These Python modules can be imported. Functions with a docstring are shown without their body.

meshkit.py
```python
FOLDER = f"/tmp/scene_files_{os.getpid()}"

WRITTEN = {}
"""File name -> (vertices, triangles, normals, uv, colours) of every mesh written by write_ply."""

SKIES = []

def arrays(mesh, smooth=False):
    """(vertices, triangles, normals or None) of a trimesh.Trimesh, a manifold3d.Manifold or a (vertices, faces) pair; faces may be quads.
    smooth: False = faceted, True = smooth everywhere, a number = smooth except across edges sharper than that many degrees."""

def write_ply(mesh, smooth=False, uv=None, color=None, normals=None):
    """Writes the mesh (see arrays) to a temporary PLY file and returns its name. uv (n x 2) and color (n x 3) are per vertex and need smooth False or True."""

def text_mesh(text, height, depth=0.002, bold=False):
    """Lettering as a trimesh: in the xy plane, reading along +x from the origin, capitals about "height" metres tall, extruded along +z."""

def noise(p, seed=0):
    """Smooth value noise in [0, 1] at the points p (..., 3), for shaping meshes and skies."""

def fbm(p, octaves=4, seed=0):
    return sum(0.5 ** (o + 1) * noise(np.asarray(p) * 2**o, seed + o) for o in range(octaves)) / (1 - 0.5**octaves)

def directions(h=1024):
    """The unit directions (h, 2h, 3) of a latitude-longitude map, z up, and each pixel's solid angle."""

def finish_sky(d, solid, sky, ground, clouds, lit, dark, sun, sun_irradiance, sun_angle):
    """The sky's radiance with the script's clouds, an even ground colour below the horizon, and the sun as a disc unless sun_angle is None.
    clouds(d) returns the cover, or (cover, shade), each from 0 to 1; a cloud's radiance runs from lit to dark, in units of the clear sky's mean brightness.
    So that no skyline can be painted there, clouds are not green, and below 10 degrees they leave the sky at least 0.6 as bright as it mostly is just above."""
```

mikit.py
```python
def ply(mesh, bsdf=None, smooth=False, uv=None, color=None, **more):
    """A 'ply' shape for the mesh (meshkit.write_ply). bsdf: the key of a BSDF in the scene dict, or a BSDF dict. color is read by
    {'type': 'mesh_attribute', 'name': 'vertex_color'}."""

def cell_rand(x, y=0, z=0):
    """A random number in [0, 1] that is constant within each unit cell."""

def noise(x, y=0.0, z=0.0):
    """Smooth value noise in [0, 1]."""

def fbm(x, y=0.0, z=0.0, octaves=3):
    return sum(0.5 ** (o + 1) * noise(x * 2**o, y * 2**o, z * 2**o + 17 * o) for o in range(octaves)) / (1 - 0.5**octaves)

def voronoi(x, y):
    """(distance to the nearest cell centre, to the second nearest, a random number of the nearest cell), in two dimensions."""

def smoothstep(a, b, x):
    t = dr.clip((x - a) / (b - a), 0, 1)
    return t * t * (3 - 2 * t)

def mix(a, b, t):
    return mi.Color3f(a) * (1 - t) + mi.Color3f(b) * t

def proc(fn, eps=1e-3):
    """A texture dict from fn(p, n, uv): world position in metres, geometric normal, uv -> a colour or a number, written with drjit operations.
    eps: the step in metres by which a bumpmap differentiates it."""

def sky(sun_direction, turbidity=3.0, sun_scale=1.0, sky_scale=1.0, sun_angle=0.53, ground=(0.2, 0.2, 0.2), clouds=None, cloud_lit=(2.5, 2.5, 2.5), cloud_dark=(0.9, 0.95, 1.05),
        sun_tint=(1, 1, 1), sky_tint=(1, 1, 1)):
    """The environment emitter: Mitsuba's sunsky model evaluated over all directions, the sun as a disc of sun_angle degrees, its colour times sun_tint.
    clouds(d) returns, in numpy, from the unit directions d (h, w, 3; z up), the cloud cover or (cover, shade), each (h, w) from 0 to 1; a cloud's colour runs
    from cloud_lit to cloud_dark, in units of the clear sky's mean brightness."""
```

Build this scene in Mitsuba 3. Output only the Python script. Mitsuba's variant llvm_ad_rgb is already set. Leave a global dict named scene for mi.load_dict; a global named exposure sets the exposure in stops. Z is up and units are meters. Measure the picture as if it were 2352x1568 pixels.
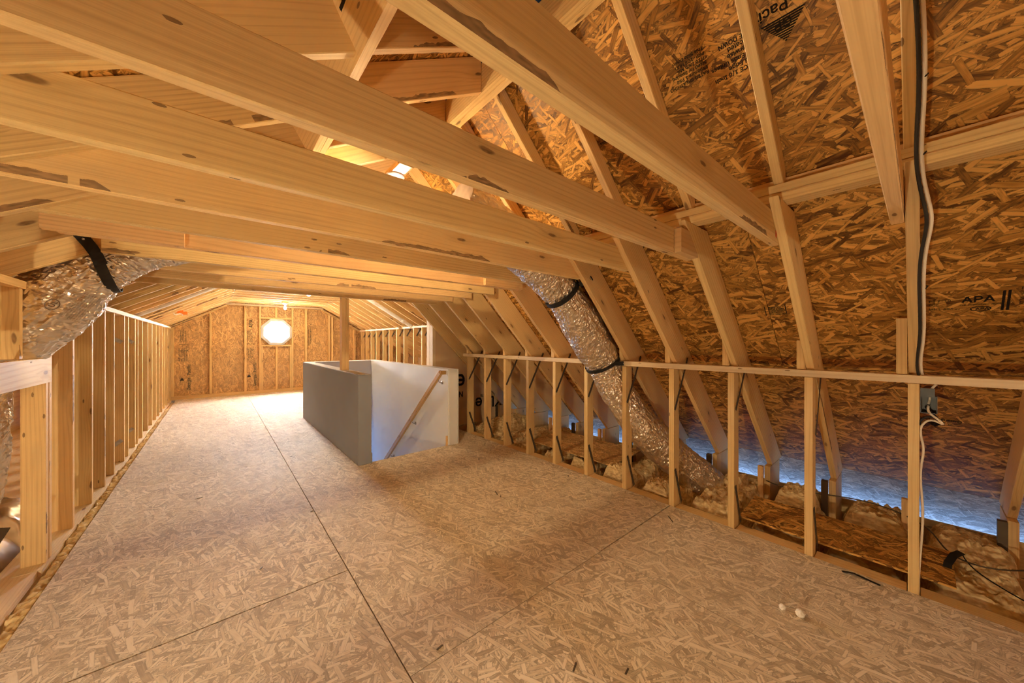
import math, random
import numpy as np
import trimesh
import drjit as dr
import mitsuba as mi
import shapely
from shapely.geometry import Polygon, box as sbox
import mikit, meshkit
from mikit import noise, fbm, voronoi, cell_rand, smoothstep, mix

T = mi.ScalarTransform4f
random.seed(7); rng = np.random.default_rng(7)

# ------------------------------------------------------------------ camera, sky, exposure
H = 1.264
F_PX = 797.0
YAW = math.atan2(679, F_PX)
SA, CA = math.sin(YAW), math.cos(YAW)
exposure = 1.18
scene = {'type': 'scene'}
labels = {}
scene['camera'] = {'type': 'perspective', 'fov': math.degrees(2*math.atan(1176/F_PX)), 'fov_axis': 'x',
                   'near_clip': 0.02, 'far_clip': 500.0,
                   'to_world': T().look_at(origin=[0, 0, H], target=[SA, CA, H], up=[0, 0, 1])}
scene['sky'] = mikit.sky((0.3, -0.8, 0.55), turbidity=3.0, sun_scale=0.0, sky_scale=14.0, ground=(0.75, 0.85, 1.0))
BULB_FAR = np.array((1.0, .78, .48))*300
ADDED_BULB_MID = np.array((1.0, .72, .38))*520  # unseen bulb added above the joists to light the upper attic
ADDED_BULB_NEAR = np.array((1.0, .82, .55))*190  # unseen bulb added behind the viewer to fill the near room
ADDED_BULB_LEFT = np.array((1.0, .82, .50))*1050  # invented bulb behind the left knee wall, brightens joist undersides and studs
ADDED_BULB_STAIR = np.array((1.0, .80, .48))*850  # bulb added over the stair to light the floor and room
PANE_GLOW = np.array((.97, 1.0, 1.08))*260  # daylight given off by the pane itself

# ------------------------------------------------------------------ materials
def rgb(*c): return {'type': 'rgb', 'value': list(c)}
def wood_fn(light, dark, knot, wane=1.0):
    def fn(p, n, uv):
        bid = dr.floor(uv.x/20.0); x = uv.x; y = uv.y
        r1 = cell_rand(bid, 3, 1); r2 = cell_rand(bid, 5, 2); r3 = cell_rand(bid, 8, 4)
        w = fbm(x*.8, y*4.0, bid*3.7, 2)
        ring = y*(70+70*r1) + w*(5+8*r2) + x*.2
        kd, _, kr = voronoi(x*1.9 + bid*1.3, y*6.5)
        k_on = dr.select(kr < .24, mi.Float(1), mi.Float(0))
        ring = ring + k_on*2.2*dr.exp(-kd*kd*18)
        g = .5 + .5*dr.sin(ring*6.2832*.5)
        g = g*g*g*(.25+.75*noise(x*.9, y*9, bid+31))
        fine = noise(x*7, y*620, bid)
        blotch = fbm(x*1.7+9, y*2.5, bid*1.9)
        t = dr.clip(.42*g + .34*(fine-.35) + .5*(blotch-.45), 0, 1)
        c = mix(light, dark, t)
        wob = .02*(noise(x*30, y*90, bid)-.5)
        kk = k_on*(1-smoothstep(.03+.04*kr, .055+.09*kr, kd+wob))
        halo = k_on*(1-smoothstep(.06, .26, kd))*.30
        c = mix(c, mi.Color3f(dark)*.8, halo)
        c = mix(c, mi.Color3f(knot)*(.7+.9*noise(x*90, y*240, bid)), kk*.85)
        pin = voronoi(x*8+bid*2.1, y*26)
        c = mix(c, knot, dr.select((pin[2] < .035) & (pin[0] < .11), mi.Float(.8), mi.Float(0)))
        # wane: short ragged strips of bark left along one edge of some boards
        wn = noise(x*2.0 + bid*7.3, bid)
        lim = .89-.09*wane
        depth = dr.minimum(.024, (wn-lim)*.5) + .010*(noise(x*22, bid)-.5) + .006*(noise(x*70, bid+3)-.5)
        wv = dr.select((y > 0) & (y < depth) & (wn > lim) & (noise(x*9, bid+8) > .22), mi.Float(1), mi.Float(0))
        c = mix(c, mi.Color3f(.20, .11, .055)*(.45+1.1*noise(x*55, y*190)), wv*.85)
        # dusty grey scuffs
        sc = smoothstep(.62, .80, fbm(x*2.1+3, y*9, bid*2.3))
        c = mix(c, mi.Color3f(.40, .30, .20), sc*.25)
        tint = mix((1.0, .97, .95), (1.0, 1.03, .98), r3)
        return c*tint*(.86+.26*r2)
    return fn

def osb_fn(dk, md, lt, contrast=1.0, size=1.0, spread=1.0, dust=None, big=.42, vary=.32):
    """strand board: a fine base of slivers under several sparse layers of larger strands, each strand cut to its own length, width and angle"""
    #        angle, length, width, share
    LAY = ((.10, .055, .007, .6), (-.55, .06, .008, .6), (.62, .05, .008, .55), (1.15, .045, .009, .4),
           (-.18, .10, .014, .5), (.35, .11, .018, big), (-.75, .085, .016, big), (.05, .14, .022, big), (-.38, .12, .026, big*.85), (.80, .09, .022, big*.7), (.22, .13, .030, big*.6), (-1.2, .07, .02, big*.35))
    def fn(p, n, uv):
        u, v = uv.x, uv.y
        wx = (noise(u*9, v*9, 3)-.5)*.012
        tone = .25 + .35*noise(u*45, v*190)
        sh = mi.Float(1)
        for i, (a0, l0, w0, share) in enumerate(LAY):
            a = a0*spread; ca, sa = math.cos(a), math.sin(a)
            l, w = l0*size, w0*size
            t = (-u*sa + v*ca + wx + 1.7*i)/w
            row = dr.floor(t)
            s = (u*ca + v*sa + 3.1*i)/l*(.75+.5*cell_rand(row, i, 7)) + 9*cell_rand(row, i, 11)
            col = dr.floor(s)
            r = cell_rand(col, row, i+20)
            ft, fs = t-row, s-col
            half = .20 + .30*cell_rand(row, col, i+50)
            skew = (cell_rand(col, row, i+70)-.5)*.9*(fs-.5)
            rag = .06*(noise(s*9, row, i)-.5)
            d = dr.abs(ft-.5-skew)+rag
            endm = dr.minimum(fs, 1-fs) - .05*(noise(t*7, col, i)-.3)
            on = (r < share) & (d < half) & (endm > .0)
            q = cell_rand(row, col, i+31)
            val = .10 + .80*q + .30*(noise(s*4, t*6, i)-.5) + .16*(noise(s*2, t*30, i+5)-.5)
            edge = smoothstep(half-.13, half, d)
            tone = dr.select(on, val, tone)
            sh = dr.select(on, 1-.30*edge, dr.select((r < share) & (d < half+.08) & (endm > -.01), sh*.70, sh))
        tone = dr.clip((tone-.45)*contrast+.5, 0, 1)
        c = dr.select(tone < .5, mix(dk, md, tone*2), mix(md, lt, tone*2-1))
        c = mi.Color3f(c)*sh
        if dust is not None:
            c = mix(c, dust, .20+.25*fbm(u*1.3, v*1.3, 5))
        return c*(1-vary/2+vary*fbm(u*.9+4, v*.9, 2))
    return fn

def add_principled(key, tex, rough=.6, spec=.3, **k):
    scene[key] = {'type': 'twosided', 'bsdf': {'type': 'principled', 'base_color': tex, 'roughness': rough, 'specular': spec, **k}}
add_principled('mat_wood', mikit.proc(wood_fn((.74, .53, .265), (.48, .29, .11), (.17, .09, .04))), .65, .2)
add_principled('mat_wood_pale', mikit.proc(wood_fn((.80, .65, .46), (.60, .42, .24), (.2, .10, .05), 0.0)), .65, .2)
add_principled('mat_wood_bark', mikit.proc(wood_fn((.68, .45, .23), (.46, .26, .11), (.10, .045, .02), 2.6)), .65, .2)
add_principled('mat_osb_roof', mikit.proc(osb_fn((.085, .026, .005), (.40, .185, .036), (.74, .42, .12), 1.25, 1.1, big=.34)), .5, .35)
add_principled('mat_osb_eave_lit', mikit.proc(osb_fn((.16, .12, .10), (.42, .37, .33), (.66, .62, .58), 1.1, .9)), .6, .3)  # paler grey than the roof board; eave daylight partly put into the colour
add_principled('mat_osb_wall', mikit.proc(osb_fn((.26, .13, .045), (.50, .29, .11), (.74, .50, .24), 1.0)), .55, .3)
add_principled('mat_osb_floor', mikit.proc(osb_fn((.28, .22, .155), (.59, .50, .375), (.86, .77, .63), 1.35, .85, 1.4, dust=(.61, .535, .42), big=.34, vary=.14)), .72, .25)
def ply_fn(p, n, uv):
    g = fbm(uv.x*3, uv.y*40, 1)
    return mix((.66, .45, .22), (.50, .31, .13), g)
add_principled('mat_ply', mikit.proc(ply_fn), .6, .3)
add_principled('mat_drywall', mikit.proc(lambda p, n, uv: mi.Color3f(.74, .765, .79)*(.96+.06*fbm(p.x*9, p.y*9, p.z*9))), .8, .15)
add_principled('mat_gray_board', mikit.proc(lambda p, n, uv: mi.Color3f(.26, .29, .345)*(.93+.12*fbm(p.x*5, p.y*5, p.z*5))), .85, .1)
add_principled('mat_white', rgb(.82, .82, .80), .4, .4)
add_principled('mat_window_white', rgb(.50, .51, .52), .4, .3)
add_principled('mat_black', rgb(.012, .012, .013), .6, .3)
add_principled('mat_ink', rgb(.016, .012, .010), .8, .1)
add_principled('mat_underlay', rgb(.012, .012, .012), .9, .1)
add_principled('mat_foil', mikit.proc(lambda p, n, uv: mi.Color3f(.86, .80, .72)*(.82+.3*noise(p.x*25, p.y*25, p.z*25))), .27, .5, metallic=.92)
add_principled('mat_foil_print', rgb(.16, .12, .10), .6, .3)
add_principled('mat_steel', mikit.proc(lambda p, n, uv: mi.Color3f(.42, .40, .38)*(.7+.6*noise(p.x*40, p.y*40, p.z*40))), .42, .5, metallic=.8)
add_principled('mat_dark_steel', rgb(.10, .08, .06), .5, .4, metallic=.4)
add_principled('mat_insulation', mikit.proc(lambda p, n, uv: mix((.84, .68, .40), (.50, .35, .17), smoothstep(.25, .75, fbm(p.x*34, p.y*34, p.z*60)))), .95, .0)  # dark brown noise puts the shade of crevices into the colour
add_principled('mat_fluff', rgb(.86, .82, .76), .95, .0)
add_principled('mat_box', rgb(.055, .068, .085), .45, .4)
add_principled('mat_cable_white', rgb(.78, .70, .60), .5, .4)
add_principled('mat_cable_black', rgb(.02, .02, .022), .5, .4)
add_principled('mat_orange', rgb(.70, .18, .02), .4, .4)
add_principled('mat_red', rgb(.45, .05, .015), .8, .1)
add_principled('mat_rail', mikit.proc(wood_fn((.60, .36, .14), (.46, .25, .09), (.3, .15, .05), 0.0)), .4, .4)
add_principled('mat_pvc', rgb(.80, .78, .76), .4, .4)
def fiberwrap(p, n, uv):
    return mi.Color3f(.62, .46, .28)*(.85+.3*fbm(uv.x*6, uv.y*6, 1))
add_principled('mat_wrap', mikit.proc(fiberwrap), .7, .2)

# ------------------------------------------------------------------ mesh helpers
UID = [0]
def uid():
    UID[0] += 1
    return (UID[0] % 61)*20.0 + 7.0

def prism(poly, O, E1, E2, E3, t0, t1, grain=(1, 0), bevel=.0025, id_=None):
    """poly (shapely polygon or points, in E1/E2) extruded along E3 from t0 to t1. grain: a direction in the polygon's plane, or 'axis' for along E3."""
    P = poly if hasattr(poly, 'exterior') else Polygon(poly)
    P = shapely.geometry.polygon.orient(P, 1.0)
    O, E1, E2, E3 = (np.asarray(a, float) for a in (O, E1, E2, E3))
    if np.dot(np.cross(E1, E2), E3) < 0:
        t0, t1, E3 = -t1, -t0, -E3
    u0 = uid() if id_ is None else id_
    axis = isinstance(grain, str)
    g = np.array([1.0, 0]) if axis else np.asarray(grain, float)/np.hypot(*grain)
    nrm = np.array([-g[1], g[0]])
    V, UV, Fc = [], [], []
    def w(p2, t): return O + np.outer(p2[:, 0], E1) + np.outer(p2[:, 1], E2) + np.asarray(t).reshape(-1, 1)*E3
    ext = np.array(P.exterior.coords)[:-1]
    vmin = (ext @ nrm).min(); 
    inner = P
    if bevel and not P.interiors:
        q = P.buffer(-bevel, join_style=2, mitre_limit=10)
        if q.geom_type == 'Polygon' and len(q.exterior.coords) == len(P.exterior.coords) and (t1-t0) > 2.5*bevel:
            q = shapely.geometry.polygon.orient(q, 1.0)
            qi = np.array(q.exterior.coords)[:-1]
            d = np.linalg.norm(ext[:, None]-qi[None], axis=2)
            qi = qi[d.argmin(1)]
            inner = Polygon(qi)
        else: bevel = 0
    else: bevel = 0
    # caps
    iv = shapely.geometry.polygon.orient(inner, 1.0)
    if len(iv.exterior.coords)-1 <= 4 and not iv.interiors:
        cv = np.array(iv.exterior.coords)[:-1]; cf = np.array([[0, i, i+1] for i in range(1, len(cv)-1)])
    else:
        cv, cf = trimesh.creation.triangulate_polygon(iv, engine='earcut')
        cv = np.asarray(cv); cf = np.asarray(cf)
        a = cv[cf]; ar = np.cross(a[:, 1]-a[:, 0], a[:, 2]-a[:, 0])
        cf = np.where((ar < 0)[:, None], cf[:, ::-1], cf)
    for t, flip in ((t1, False), (t0, True)):
        base = sum(len(x) for x in V)
        V.append(w(cv, np.full(len(cv), t)))
        if axis: UV.append(np.c_[u0 + cv[:, 0]*.1, -5 + cv[:, 1]])
        else: UV.append(np.c_[u0 + cv @ g, cv @ nrm - vmin + (2.0 if flip and False else 0.0)])
        Fc.append((cf[:, ::-1] if flip else cf) + base)
    # sides
    rings = [(ext, t0+bevel), (ext, t1-bevel)]
    if bevel: rings = [(qi, t0)] + rings + [(qi, t1)]
    loops = [[r] for r in rings]
    def side(A, ta, B, tb):
        n = len(A); per = 0
        for i in range(n):
            j = (i+1) % n
            e = ext_[j]-ext_[i] if len(ext_) == n else A[j]-A[i]
            ln = np.hypot(*e)+1e-12
            q = np.vstack([w(A[[i, j]], [ta, ta]), w(B[[j, i]], [tb, tb])])
            if axis:
                uvq = np.array([[u0+ta, .001+per], [u0+ta, .001+per+ln], [u0+tb, .001+per+ln], [u0+tb, .001+per]])
            else:
                c = abs(e @ g)/ln
                if c > .5:
                    uvq = np.array([[u0+A[i] @ g, -.5-(ta-t0)], [u0+A[j] @ g, -.5-(ta-t0)], [u0+B[j] @ g, -.5-(tb-t0)], [u0+B[i] @ g, -.5-(tb-t0)]])
                else:
                    uvq = np.array([[u0+(ta-t0)*.1, -3+A[i] @ nrm], [u0+(ta-t0)*.1, -3+A[j] @ nrm], [u0+(tb-t0)*.1, -3+B[j] @ nrm], [u0+(tb-t0)*.1, -3+B[i] @ nrm]])
            per += ln
            base = sum(len(x) for x in V)
            V.append(q); UV.append(uvq); Fc.append(np.array([[0, 1, 2], [0, 2, 3]])+base)
    ext_ = ext
    for (A, ta), (B, tb) in zip(rings[:-1], rings[1:]): side(A, ta, B, tb)
    for hole in P.interiors:
        hp = np.array(hole.coords)[:-1]
        hp = hp if Polygon(hp).exterior.is_ccw is False else hp[::-1]
        ext_ = hp
        side(hp, t0, hp, t1)
    return np.vstack(V), np.vstack(Fc), np.vstack(UV)

X, Y, Z = np.eye(3)
def join(parts):
    V, F, U, n = [], [], [], 0
    for v, f, u in parts:
        V.append(v); F.append(f+n); U.append(u); n += len(v)
    return np.vstack(V), np.vstack(F), np.vstack(U)
def rot_uv(m):  # swap
    return m
def boxm(x0, x1, y0, y1, z0, z1, grain='z', bevel=.0025):
    """an axis-aligned board; grain along x, y or z"""
    if grain == 'z': return prism(sbox(x0, y0, x1, y1), (0, 0, 0), X, Y, Z, z0, z1, 'axis', bevel)
    if grain == 'y': return prism(sbox(z0, x0, z1, x1), (0, 0, 0), Z, X, Y, y0, y1, 'axis', bevel)
    return prism(sbox(y0, z0, y1, z1), (0, 0, 0), Y, Z, X, x0, x1, 'axis', bevel)
def xz(poly, y0, y1, grain, bevel=.003):  # polygon in x/z, thick along y
    return prism(poly, (0, 0, 0), X, Z, -Y, -y1, -y0, grain, bevel)

COUNT = {}
def newkey(base):
    n = COUNT.get(base, 0); COUNT[base] = n+1
    return base if n == 0 else f'{base}_{n:03d}'
def put(key, mesh, bsdf, smooth=False, **more):
    """one entry of the scene; mesh: (v, f, uv) or trimesh"""
    key = newkey(key)
    if isinstance(mesh, tuple) and len(mesh) == 3:
        scene[key] = mikit.ply((mesh[0], mesh[1]), bsdf, smooth, uv=mesh[2], **more)
    else:
        scene[key] = mikit.ply(mesh, bsdf, smooth, **more)
    return key
def lab(key, label, category=None, group=None, kind=None):
    d = {}
    if label: d['label'] = label
    if category: d['category'] = category
    if group: d['group'] = group
    if kind: d['kind'] = kind
    labels[key] = d
def thing(base, label, category, group=None):
    key = newkey(base); lab(key, label, category, group); return key
def structure(key, label): lab(key, label, None, None, 'structure')

def tube(points, radii, sides=10, closed_ends=True, squash=None):
    """a swept tube through the points (Catmull-Rom already applied by the caller)"""
    p = np.asarray(points, float); n = len(p)
    r = np.broadcast_to(radii, (n,))
    t = np.gradient(p, axis=0); t /= np.linalg.norm(t, axis=1, keepdims=True)+1e-12
    a = np.cross(t[0], [0, 0, 1.0] if abs(t[0, 2]) < .9 else [1.0, 0, 0]); a /= np.linalg.norm(a)
    A = [a]
    for i in range(1, n):
        a = A[-1]-t[i]*(A[-1] @ t[i]); A.append(a/np.linalg.norm(a))
    A = np.array(A); B = np.cross(t, A)
    th = np.arange(sides)*2*np.pi/sides
    V = p[:, None]+r[:, None, None]*(np.cos(th)[None, :, None]*A[:, None]+np.sin(th)[None, :, None]*B[:, None])
    V = V.reshape(-1, 3)
    i, j = np.meshgrid(np.arange(n-1), np.arange(sides), indexing='ij')
    q = np.stack([i*sides+j, i*sides+(j+1) % sides, (i+1)*sides+(j+1) % sides, (i+1)*sides+j], -1).reshape(-1, 4)
    f = np.vstack([q[:, [0, 1, 2]], q[:, [0, 2, 3]]])
    if closed_ends:
        V = np.vstack([V, p[:1], p[-1:]]); c0, c1 = n*sides, n*sides+1
        k = np.arange(sides)
        f = np.vstack([f, np.c_[np.full(sides, c0), (k+1) % sides, k], np.c_[np.full(sides, c1), (n-1)*sides+k, (n-1)*sides+(k+1) % sides]])
    return trimesh.Trimesh(V, f, process=False)
def spline(pts, n):
    pts = np.asarray(pts, float)
    d = np.r_[0, np.cumsum(np.linalg.norm(np.diff(pts, axis=0), axis=1))]
    from scipy.interpolate import PchipInterpolator, CubicSpline
    f = CubicSpline(d, pts, axis=0)
    return f(np.linspace(0, d[-1], n))
def lathe(profile, sections=28):
    return trimesh.creation.revolve(np.asarray(profile, float), sections=sections)
def moved(m, t): m = m.copy(); m.apply_translation(t); return m

# ------------------------------------------------------------------ dimensions (metres)
SP = .4064                       # framing centres
KU, KT = 3.82, 4.13              # right roof: underside and top of rafters, x + z = K
BL, ML = 2.025, .577             # left roof underside z = BL + ML x
DT = .213                        # vertical depth of left rafters
XC = 1.178                       # ridge line
YB, YF, YD = -3.0, 10.45, 4.53   # front gable, back gable, where the dormer begins
def zl(x): return BL + ML*x
def zd(x): return BL + ML*(2*XC-x)

# ------------------------------------------------------------------ floor
structure('floor', 'attic floor of pale dusty strand board panels with open dark joints')
hole = sbox(1.217, 3.73, 2.157, 6.46)
cols = [(-.668, .553, [(-3.0, -.39), (-.386, 2.046), (2.054, 4.405), (4.409, 6.845), (6.85, 9.285), (9.29, 10.44)]),
        (.558, 1.764, [(-3.0, -1.198), (-1.194, 1.243), (1.2465, 4.898), (4.901, 7.34), (7.343, 9.78), (9.783, 10.44)]),
        (1.767, 2.665, [(-3.0, -.36), (-.356, 1.2435), (1.252, 2.052), (2.0545, 4.49)]),
        (1.767, 3.125, [(4.494, 6.93), (6.933, 9.37), (9.373, 10.44)])]
for x0, x1, ys in cols:
    for a, b in ys:
        pl = sbox(x0, a, x1, b).difference(hole)
        for g in getattr(pl, 'geoms', [pl]):
            put('floor__panel', prism(g, (0, 0, 0), X, Y, Z, -.018, 0, (0, 1), 0.0), 'mat_osb_floor')
put('floor__subfloor', boxm(-.66, 1.2, -3, 10.45, -.06, -.028, 'y', 0), 'mat_underlay')
put('floor__subfloor', join([boxm(1.2, 2.66, -3, 3.72, -.06, -.028, 'y', 0), boxm(1.2, 3.1, 6.47, 10.45, -.06, -.028, 'y', 0), boxm(2.29, 2.66, 3.72, 6.47, -.06, -.028, 'y', 0)]), 'mat_underlay')
put('floor__eave_board', boxm(2.60, 3.865, -3, YD, -.26, -.24, 'y', 0), 'mat_ply')
for x0, x1, y0, y1 in ((-.664, -.626, -3, YF), (2.625, 2.663, -3, YD), (3.085, 3.123, YD, YF)):
    put('floor__light_closer', boxm(x0, x1, y0, y1, -.26, -.019, 'y', 0), 'mat_wood')  # unseen closers added to stop light leaking in under the floor
put('floor__eave_board', boxm(-2.8, -.63, -3, YF, -.26, -.24, 'y', 0), 'mat_ply')
put('floor__eave_board', boxm(3.10, 4.6, YD, YF, -.26, -.24, 'y', 0), 'mat_ply')

# ------------------------------------------------------------------ ceiling: roof sheathing, rafters, joists, beams
structure('ceiling', 'open roof framing of pale lumber under brown strand board sheathing')
def sheet(name, P0, S, N, s0, s1, y0, y1, key='ceiling__sheathing_panel', mat='mat_osb_roof'):
    """a panel in the plane through P0 (x, z) with the down-slope direction S, outward normal N"""
    put(key, prism(sbox(y0, s0, y1, s1), (P0[0], 0, P0[1]), Y, np.array([S[0], 0, S[1]]), np.array([N[0], 0, N[1]]), 0, .011, (1, 0), 0.0), mat)
r2 = math.sqrt(.5)
# right slope (x + z = KT); horizontal joints at x = 1.318, 2.18, 3.042, 3.904
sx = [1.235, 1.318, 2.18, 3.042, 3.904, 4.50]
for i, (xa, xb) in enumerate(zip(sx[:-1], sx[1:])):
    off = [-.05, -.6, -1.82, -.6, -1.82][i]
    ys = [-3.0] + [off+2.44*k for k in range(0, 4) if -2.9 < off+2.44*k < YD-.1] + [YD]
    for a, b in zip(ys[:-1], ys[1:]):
        sheet('r', (0, KT), (r2, -r2), (r2, r2), xa/r2+.002, xb/r2-.002, a+.0015, b-.0015, mat='mat_osb_eave_lit' if i == 4 else 'mat_osb_roof')
# left slope
S30 = np.array([-1, -ML])/math.hypot(1, ML); N30 = np.array([-ML, 1])/math.hypot(1, ML); L30 = math.hypot(1, ML)
sl = [(1.165-x)*L30 for x in (1.165, .11, -.95, -2.01, -2.75)]
for i, (a, b) in enumerate(zip(sl[:-1], sl[1:])):
    off = [-1.4, -.2, -1.4, -.2][i]
    ys = [-3.0]+[off+2.44*k for k in range(0, 6) if -2.9 < off+2.44*k < YF]+[YF+.1]
    for c, d in zip(ys[:-1], ys[1:]):
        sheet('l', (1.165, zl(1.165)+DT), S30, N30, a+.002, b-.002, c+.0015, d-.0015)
# dormer slope (right, beyond YD)
SD = np.array([1, -ML])/L30; ND = np.array([ML, 1])/L30
sd = [(x-1.19)*L30 for x in (1.19, 2.2, 3.25, 4.3, 4.7)]
for i, (a, b) in enumerate(zip(sd[:-1], sd[1:])):
    off = YD+[1.0, 2.0, 1.0, 2.0][i]
    ys = [YD]+[off+2.44*k for k in range(0, 3) if off+2.44*k < YF]+[YF+.1]
    for c, d in zip(ys[:-1], ys[1:]):
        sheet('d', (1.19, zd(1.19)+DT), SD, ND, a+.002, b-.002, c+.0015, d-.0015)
# roofing felt above the sheathing
def felt(P0, S, N, s0, s1, y0, y1):
    return prism(sbox(y0, s0, y1, s1), (P0[0], 0, P0[1]), Y, np.array([S[0], 0, S[1]]), np.array([N[0], 0, N[1]]), .013, .02, (1, 0), 0.0)
put('ceiling__roofing_felt', join([felt((0, KT), (r2, -r2), (r2, r2), 1.17/r2, 4.52/r2, -3.05, YD+.01),
     felt((1.165, zl(1.165)+DT), S30, N30, -.03, 3.95*L30, -3.05, YF+.12), felt((1.19, zd(1.19)+DT), SD, ND, -.03, 3.6*L30, YD-.01, YF+.12)]), 'mat_underlay')

# ridge beam (two plies) and the tilted purlin on the left
for xa in (1.158, 1.199):
    put('ceiling__ridge_beam', boxm(xa, xa+.038, -3, 10.4, 2.69, 2.86, 'y', .003), 'mat_wood')
c30, s30 = 1/L30, ML/L30
def purlin(t0, t1, y0, y1, mat='mat_wood_pale'):
    # bottom left corner at (.365, 2.215); the face leans square to the left slope
    return prism(sbox(0, t0, .24, t1), (.365, 0, 2.215), np.array([-s30, 0, c30]), np.array([c30, 0, s30]), -Y, -y1, -y0, 'axis', .003)
put('ceiling__purlin', purlin(0, .045, -3, 10.4), 'mat_wood')
put('ceiling__purlin', purlin(.047, .085, 1.75, 10.4), 'mat_wood')
# double plate where upper and lower rafters meet on the right slope
put('ceiling__plate', boxm(1.985, 2.075, -3, YD-.02, 1.915, 1.9515, 'y', .003), 'mat_wood')
put('ceiling__plate', boxm(1.985, 2.075, -3, YD-.02, 1.957, 1.993, 'y', .003), 'mat_wood')
put('ceiling__plate', boxm(1.992, 2.075, -3, YD-.02, 1.9515, 1.957, 'y', 0), 'mat_wood_bark')
put('ceiling__blocking', boxm(2.05, 2.085, -3, YD-.02, 1.995, 2.038, 'y', .003), 'mat_wood_bark')

g45, g30 = (1, -1), (1, ML)
KUP = 4.0
for k in range(-6, 12):
    y0 = SP*k
    if k == -1: y0 += .030
    jy = random.uniform(-.002, .002)
    # lower right rafter
    if k > -4:
        lo = [(1.945, KU-1.945), (KU-.215, .215), (KT-.215-.004, .215), (KT-1.925-.004, 1.925), (1.945, 1.916)]
        lo = Polygon([(1.905, 1.915), (KU-.215, .215), (KT-.219, .215), (2.205, 1.915)])
        put('ceiling__lower_rafter', xz(lo, y0+jy, y0+jy+.038, g45), 'mat_wood')
        # stub of the floor framing under the rafter's foot
        put('ceiling__rafter_foot', boxm(3.50, 3.535, y0+.042, y0+.078, -.23, .212, 'z'), 'mat_dark_steel' if k % 2 else 'mat_wood_bark')
        put('ceiling__rafter_foot', boxm(3.54, 3.84, y0+.0, y0+.04, -.23, .212, 'z'), 'mat_wood')
    # upper right rafter
    if k > -5:
        up = Polygon([(1.24, KUP-1.24), (1.985, 1.999), (KT-2.005, 2.001), (1.24, KT-1.245)])
        up = Polygon([(1.24, KUP-1.24), (KUP-1.995, 1.995), (2.045, 1.995), (2.045, KT-2.051), (1.24, KT-1.245)])
        put('ceiling__upper_rafter', xz(up, y0+.002, y0+.040, g45), 'mat_wood')
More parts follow.
